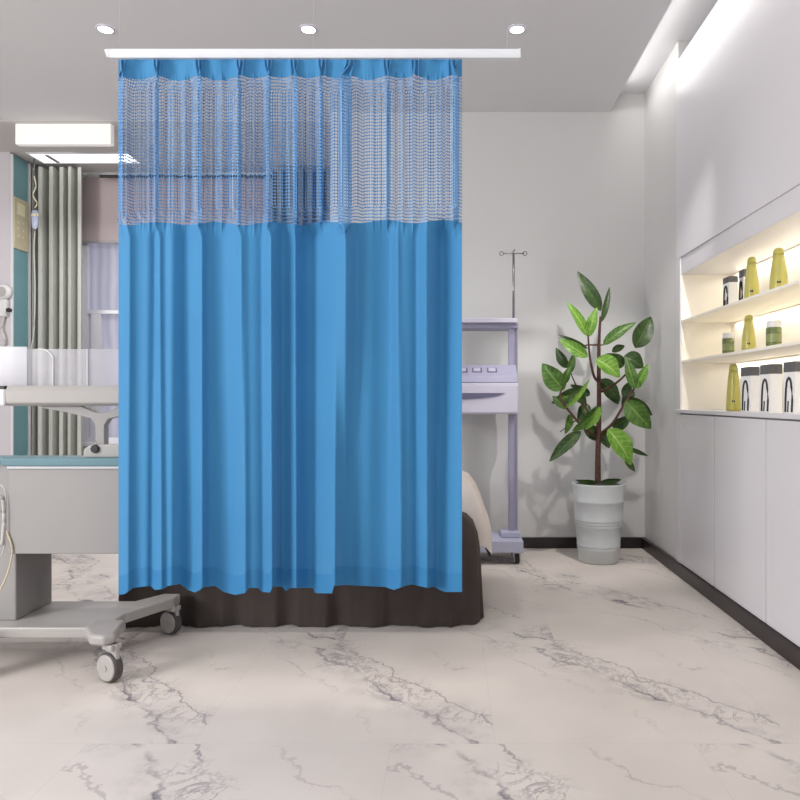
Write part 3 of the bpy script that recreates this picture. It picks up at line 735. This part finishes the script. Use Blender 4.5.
LV=[(601,311,577.5,271,15,0,-.02),(601.5,322,610.5,286,7,0,.02),(587,336,568,301,11,2,-.08),(588.6,337,596.5,307,11,2,-.06),(603,345,635.5,321,11,1,-.03),(635,348,652,316,21,0,-.02),(588,357,559,339,13,2,-.08),(588,349,558.5,334,5,0,0),(568,368,555.5,348,10,0,.0),(570,373,574,353,8,1,-.02),(564,390,542,364,21,1,-.10),(564,384,570,366,8,1,-.08),(596,359,621,376,21,2,-.10),(624,366,606,354,15,0,-.02),(624,356,644,367,19,0,-.02),(635,389,626,357,12,1,-.09),(637,385,648.5,364,10,2,-.05),(601,379,620,401,16,0,.03),(623,397,631,381,10,0,-.03),(565,408,592,379,6,2,-.12),(582,391,552,403,15,0,-.03),(567,408,552,396,9,1,-.06),(601,406,574,432,15,1,-.07),(570,414,566,434,9,1,-.05),(581,431,549,461,13,0,-.06),(600,407,587,430,9,2,-.10),(584,426,604,441,15,0,.03),(608,429,633,464,23,2,-.10),(628,448,648.5,456,5,0,0),(626,401,651,429,22,1,-.10),(628,398,653,416,13,0,-.03),(612,427,631,417,14,0,.02),(602,381,619,404,15,0,.05),(603,430,609,448,13,0,.03),(625,457,635,472,7,0,.0),(574,386,586,406,12,0,-.02),(590,395,571,385,10,0,.05),(636,388,640,378,8,2,-.06),(633,390,622,408,11,0,.03),(597,482,576,481,6,0,-.05),(600,482,622,480,7,0,-.06),(588,404,578,420,13,0,.04),(612,352,625,345,8,0,.03),(568,395,556,404,10,1,-.04)]
def leaf(bm,b_,t_,w,mi,dz):
    rnd=random.Random(int(b_[0]*31+t_[1]*7))
    A=P(b_[0],b_[1],dL+dz); T=P(t_[0],t_[1],dL+dz+rnd.uniform(-.04,.02))
    ax=T-A; Ln=ax.length; ax.normalize()
    view=Vector((0,-1,0)); side=ax.cross(view).normalized(); nr=side.cross(ax).normalized()
    tilt=rnd.uniform(-.5,.5); s2=(side*math.cos(tilt)+nr*math.sin(tilt)); n2=s2.cross(ax).normalized()
    if n2.y>0: n2=-n2
    W=w*dL/F/2/math.cos(tilt)
    n=12; g=[]
    for i in range(n+1):
        u=i/n
        ww=W*(math.sin(math.pi*min(1,u**.82))**.75)*(1.0-.12*u) if 0<u<1 else W*.03
        droop=-.10*Ln*u*u+.06*Ln*math.sin(math.pi*u)
        c=A+ax*(Ln*u)+n2*droop
        row=[]
        for k_,f_ in enumerate((-1,-.55,0,.55,1)):
            wav=.05*W*math.sin(u*14+k_)
            row.append(bm.verts.new(c+s2*(ww*f_)+n2*((abs(f_)**1.4)*ww*.35+wav*abs(f_))))
        g.append(row)
    for i in range(n):
        for k_ in range(4):
            f=bm.faces.new([g[i][k_],g[i][k_+1],g[i+1][k_+1],g[i+1][k_]]); f.material_index=mi
            q_=(-1,-.55,0,.55,1)
            for l,c in zip(f.loops,((i/n,q_[k_]),(i/n,q_[k_+1]),((i+1)/n,q_[k_+1]),((i+1)/n,q_[k_]))): l[LUV].uv=c
bm=B(); LUV=bm.loops.layers.uv.new('UVMap')
for a,b_,c_,d_,w_,mi,dz in LV: leaf(bm,(a,b_),(c_,d_),w_*.98,mi,dz)
link('leaves',bm,[M['leafd'],M['leafm'],M['leafb']],pt,True)

# ------------------------------------------------------------------ goods in the niche
Xf=1.325
def bottle(pl_,pr_,pytop,zb_,label,group):
    pm=(pl_+pr_)/2; X=Xf+.04; d=X*F/(pm-VX); r=(pr_-pl_)/2*d/F; h=PZ(pytop,d)-zb_
    t=thing('bottle',(X,d,zb_),label,'bottle',group)
    prof=[(.90*r,0),(r,.004),(1.0*r,.10*h),(.93*r,.35*h),(.78*r,.62*h),(.62*r,.82*h)]
    bm=B(); lathe(bm,prof+[(.60*r,.84*h)],(X,d,zb_),28); link('container',bm,M['yellow'],t,True)
    bm=B(); lathe(bm,[(.61*r,.845*h),(.57*r,.92*h),(.48*r,.975*h),(.25*r,h)],(X,d,zb_),28); link('cap',bm,M['yellow'],t,True)
    # small dark print low on the side facing the room
    a=math.atan2(-1,-.6); bm=B()
    for q_ in range(2):
        cx_=X+math.cos(a+q_*.25)*r*.985; cy_=d+math.sin(a+q_*.25)*r*.985
        lathe(bm,[(.003,-.002),(.003,.006)],(cx_,cy_,zb_+h*.2),8)
    link('print_mark',bm,M['blackp'],t)
def carton(pl_,pm_,pr_,pytop,zb_,label,group,Xf=1.325):
    df=Xf*F/(pl_-VX); dn=Xf*F/(pm_-VX); wdt=(pr_-pm_)*dn/F; h=PZ(pytop,dn)-zb_
    t=thing('product_box',(Xf+wdt/2,(df+dn)/2,zb_),label,'box',group)
    hb=h*.80
    bm=B(); box(bm,Xf,Xf+wdt,dn,df,zb_,zb_+hb); link('carton',bm,M['boxw'],t,bevel=.001)
    bm=B(); box(bm,Xf-.0005,Xf+wdt+.0005,dn-.0005,df+.0005,zb_+hb,zb_+h); link('lid_band',bm,M['band'],t,bevel=.001)
    # arch-shaped black print on the room-facing side
    ym=(dn+df)/2; hw_=(df-dn)*.30; bm=B()
    zb1=zb_+.006; za=zb_+hb*.62
    pts=[(ym+hw_,zb1),(ym+hw_*.95,za*.5+zb1*.5),(ym+hw_*.8,za)]
    for k_ in range(7):
        a=math.pi*k_/6; pts.append((ym+hw_*.75*math.cos(a),za+hb*.24*math.sin(a)))
    pts+=[(ym-hw_*.8,za),(ym-hw_,za*.5+zb1*.5),(ym-hw_*.85,zb1)]
    tube(bm,[(Xf,p[0],p[1]) for p in pts],.0058,6)
    tube(bm,[(Xf,ym+hw_*.35,zb1),(Xf,ym+hw_*.2,zb_+hb*.30)],.004,6)
    link('arch_print',bm,M['blackp'],t)
def jar(pl_,pr_,pytop,zb_,label,group):
    pm=(pl_+pr_)/2; X=Xf+.035; d=X*F/(pm-VX); r=(pr_-pl_)/2*d/F; h=PZ(pytop,d)-zb_
    t=thing('jar',(X,d,zb_),label,'jar',group)
    bm=B(); lathe(bm,[(.95*r,0),(r,.004),(r,.72*h),(.95*r,.75*h)],(X,d,zb_),32); link('glass_body',bm,M['jar'],t,True)
    bm=B(); lathe(bm,[(.93*r,.752*h),(.95*r,.78*h),(.93*r,.96*h),(.85*r,h)],(X,d,zb_),32); link('lid',bm,M['white'],t,True)
    bm=B(); lathe(bm,[(r*1.01,.2*h),(r*1.01,.5*h)],(X,d,zb_),32,cap=False); link('label_band',bm,M['jarl'],t,True)
z1_,z2_,z0_=EYE+.446,EYE+.220,EYE-.053
G='goods on the niche shelves'
carton(723,729,738,276,z1_,'small white box with grey lid on the upper niche shelf, leftmost','boxes on the upper niche shelf')
carton(739,743.5,751,269,z1_,'small white box with grey lid half behind a yellow bottle, upper shelf','boxes on the upper niche shelf',1.40)
bottle(744.5,759,257,z1_,'yellow tapered bottle directly beside the two small boxes on upper shelf','yellow bottles on the upper niche shelf')
bottle(770,787.5,248,z1_,'yellow tapered bottle standing alone at right on the upper shelf','yellow bottles on the upper niche shelf')
jar(722.5,734,333,z2_,'smaller green jar with white lid left of middle yellow bottle','green jars on the middle shelf')
bottle(742,755.5,315,z2_,'yellow tapered bottle between the two green jars','yellow bottles in the niche')
jar(766.5,781,321,z2_,'larger green jar with white lid right of middle yellow bottle','green jars on the middle shelf')
bottle(726.5,740.5,364,z0_,'yellow tapered bottle on the niche bottom left of white boxes','yellow bottles in the niche')
carton(741,750.5,759.5,366.5,z0_,'tall white box with dark band, next to bottom yellow bottle','tall boxes on the niche bottom')
carton(760,770.5,782.5,364,z0_,'tall white box with dark band, middle of the bottom three','tall boxes on the niche bottom')
carton(783.5,795,809,361,z0_,'tall white box with dark band, at the right picture edge','tall boxes on the niche bottom')

# ------------------------------------------------------------------ lights
def area(name,loc,size,energy,target=None,rot=None,col=(1,1,1),sy=None,spread=None):
    l=bpy.data.lights.new(name,'AREA'); l.energy=energy; l.color=col
    l.shape='RECTANGLE'; l.size=size; l.size_y=sy or size
    if spread: l.spread=spread
    o=bpy.data.objects.new(name,l); COL.objects.link(o); o.location=loc
    if target: o.rotation_euler=(Vector(target)-Vector(loc)).to_track_quat('-Z','Y').to_euler()
    if rot: o.rotation_euler=rot
    return o
def spot(name,loc,target,energy,ang,blend=.6,r=.05,col=(1,1,1)):
    l=bpy.data.lights.new(name,'SPOT'); l.energy=energy; l.spot_size=math.radians(ang); l.spot_blend=blend; l.shadow_soft_size=r; l.color=col
    o=bpy.data.objects.new(name,l); COL.objects.link(o); o.location=loc
    o.rotation_euler=(Vector(target)-Vector(loc)).to_track_quat('-Z','Y').to_euler()
area('key_left',(-4.4,-.7,2.0),1.6,165,target=(-.3,2.6,1.0))
area('ceiling_fill',(-.4,.8,2.85),2.2,16,rot=(0,0,0))
area('cove_lamp',(1.10,1.5,2.97),.05,9,target=(1.6,1.5,2.95),sy=6.0,col=(1,.98,.95))
bpy.data.objects['cove_lamp'].rotation_euler=(0,math.radians(-68),0)
for z_,e_ in ((EYE+.69,2.6),(EYE+.422,2.0),(EYE+.196,2.0)):
    area('niche_lamp',(1.545,2.6,z_),.02,e_,rot=(0,math.radians(-12),0),sy=2.5,col=(1,.94,.82))
for px in (105.5,308.5,517):
    spot('downlight_lamp',(PX(px,3.62),3.62,2.88),(PX(px,3.62),3.62,0),22,110,.8,.04,(1,.98,.95))
spot('plant_spot',(1.02,3.0,2.80),(.85,4.5,.55),95,46,.6,.03,(1,.97,.93))
area('alcove_lamp',(-2.4,5.0,2.5),.8,14,rot=(0,0,0),sy=.3)
W=bpy.data.worlds.new('world'); S.world=W; W.use_nodes=True
bg=W.node_tree.nodes['Background']; bg.inputs[0].default_value=(.985,.985,1,1); bg.inputs[1].default_value=.52

# ------------------------------------------------------------------ camera
cd=bpy.data.cameras.new('camera'); co=bpy.data.objects.new('camera',cd); COL.objects.link(co)
co.location=(0,0,EYE); co.rotation_euler=(math.pi/2,0,0)
cd.sensor_width=36; cd.sensor_fit='HORIZONTAL'; cd.lens=36*F/800; cd.shift_x=-50/800; cd.shift_y=0
cd.clip_start=.05
S.camera=co
S.view_settings.view_transform='Standard'; S.view_settings.look='None'; S.view_settings.exposure=0; S.view_settings.gamma=1
S.cycles.transparent_max_bounces=24
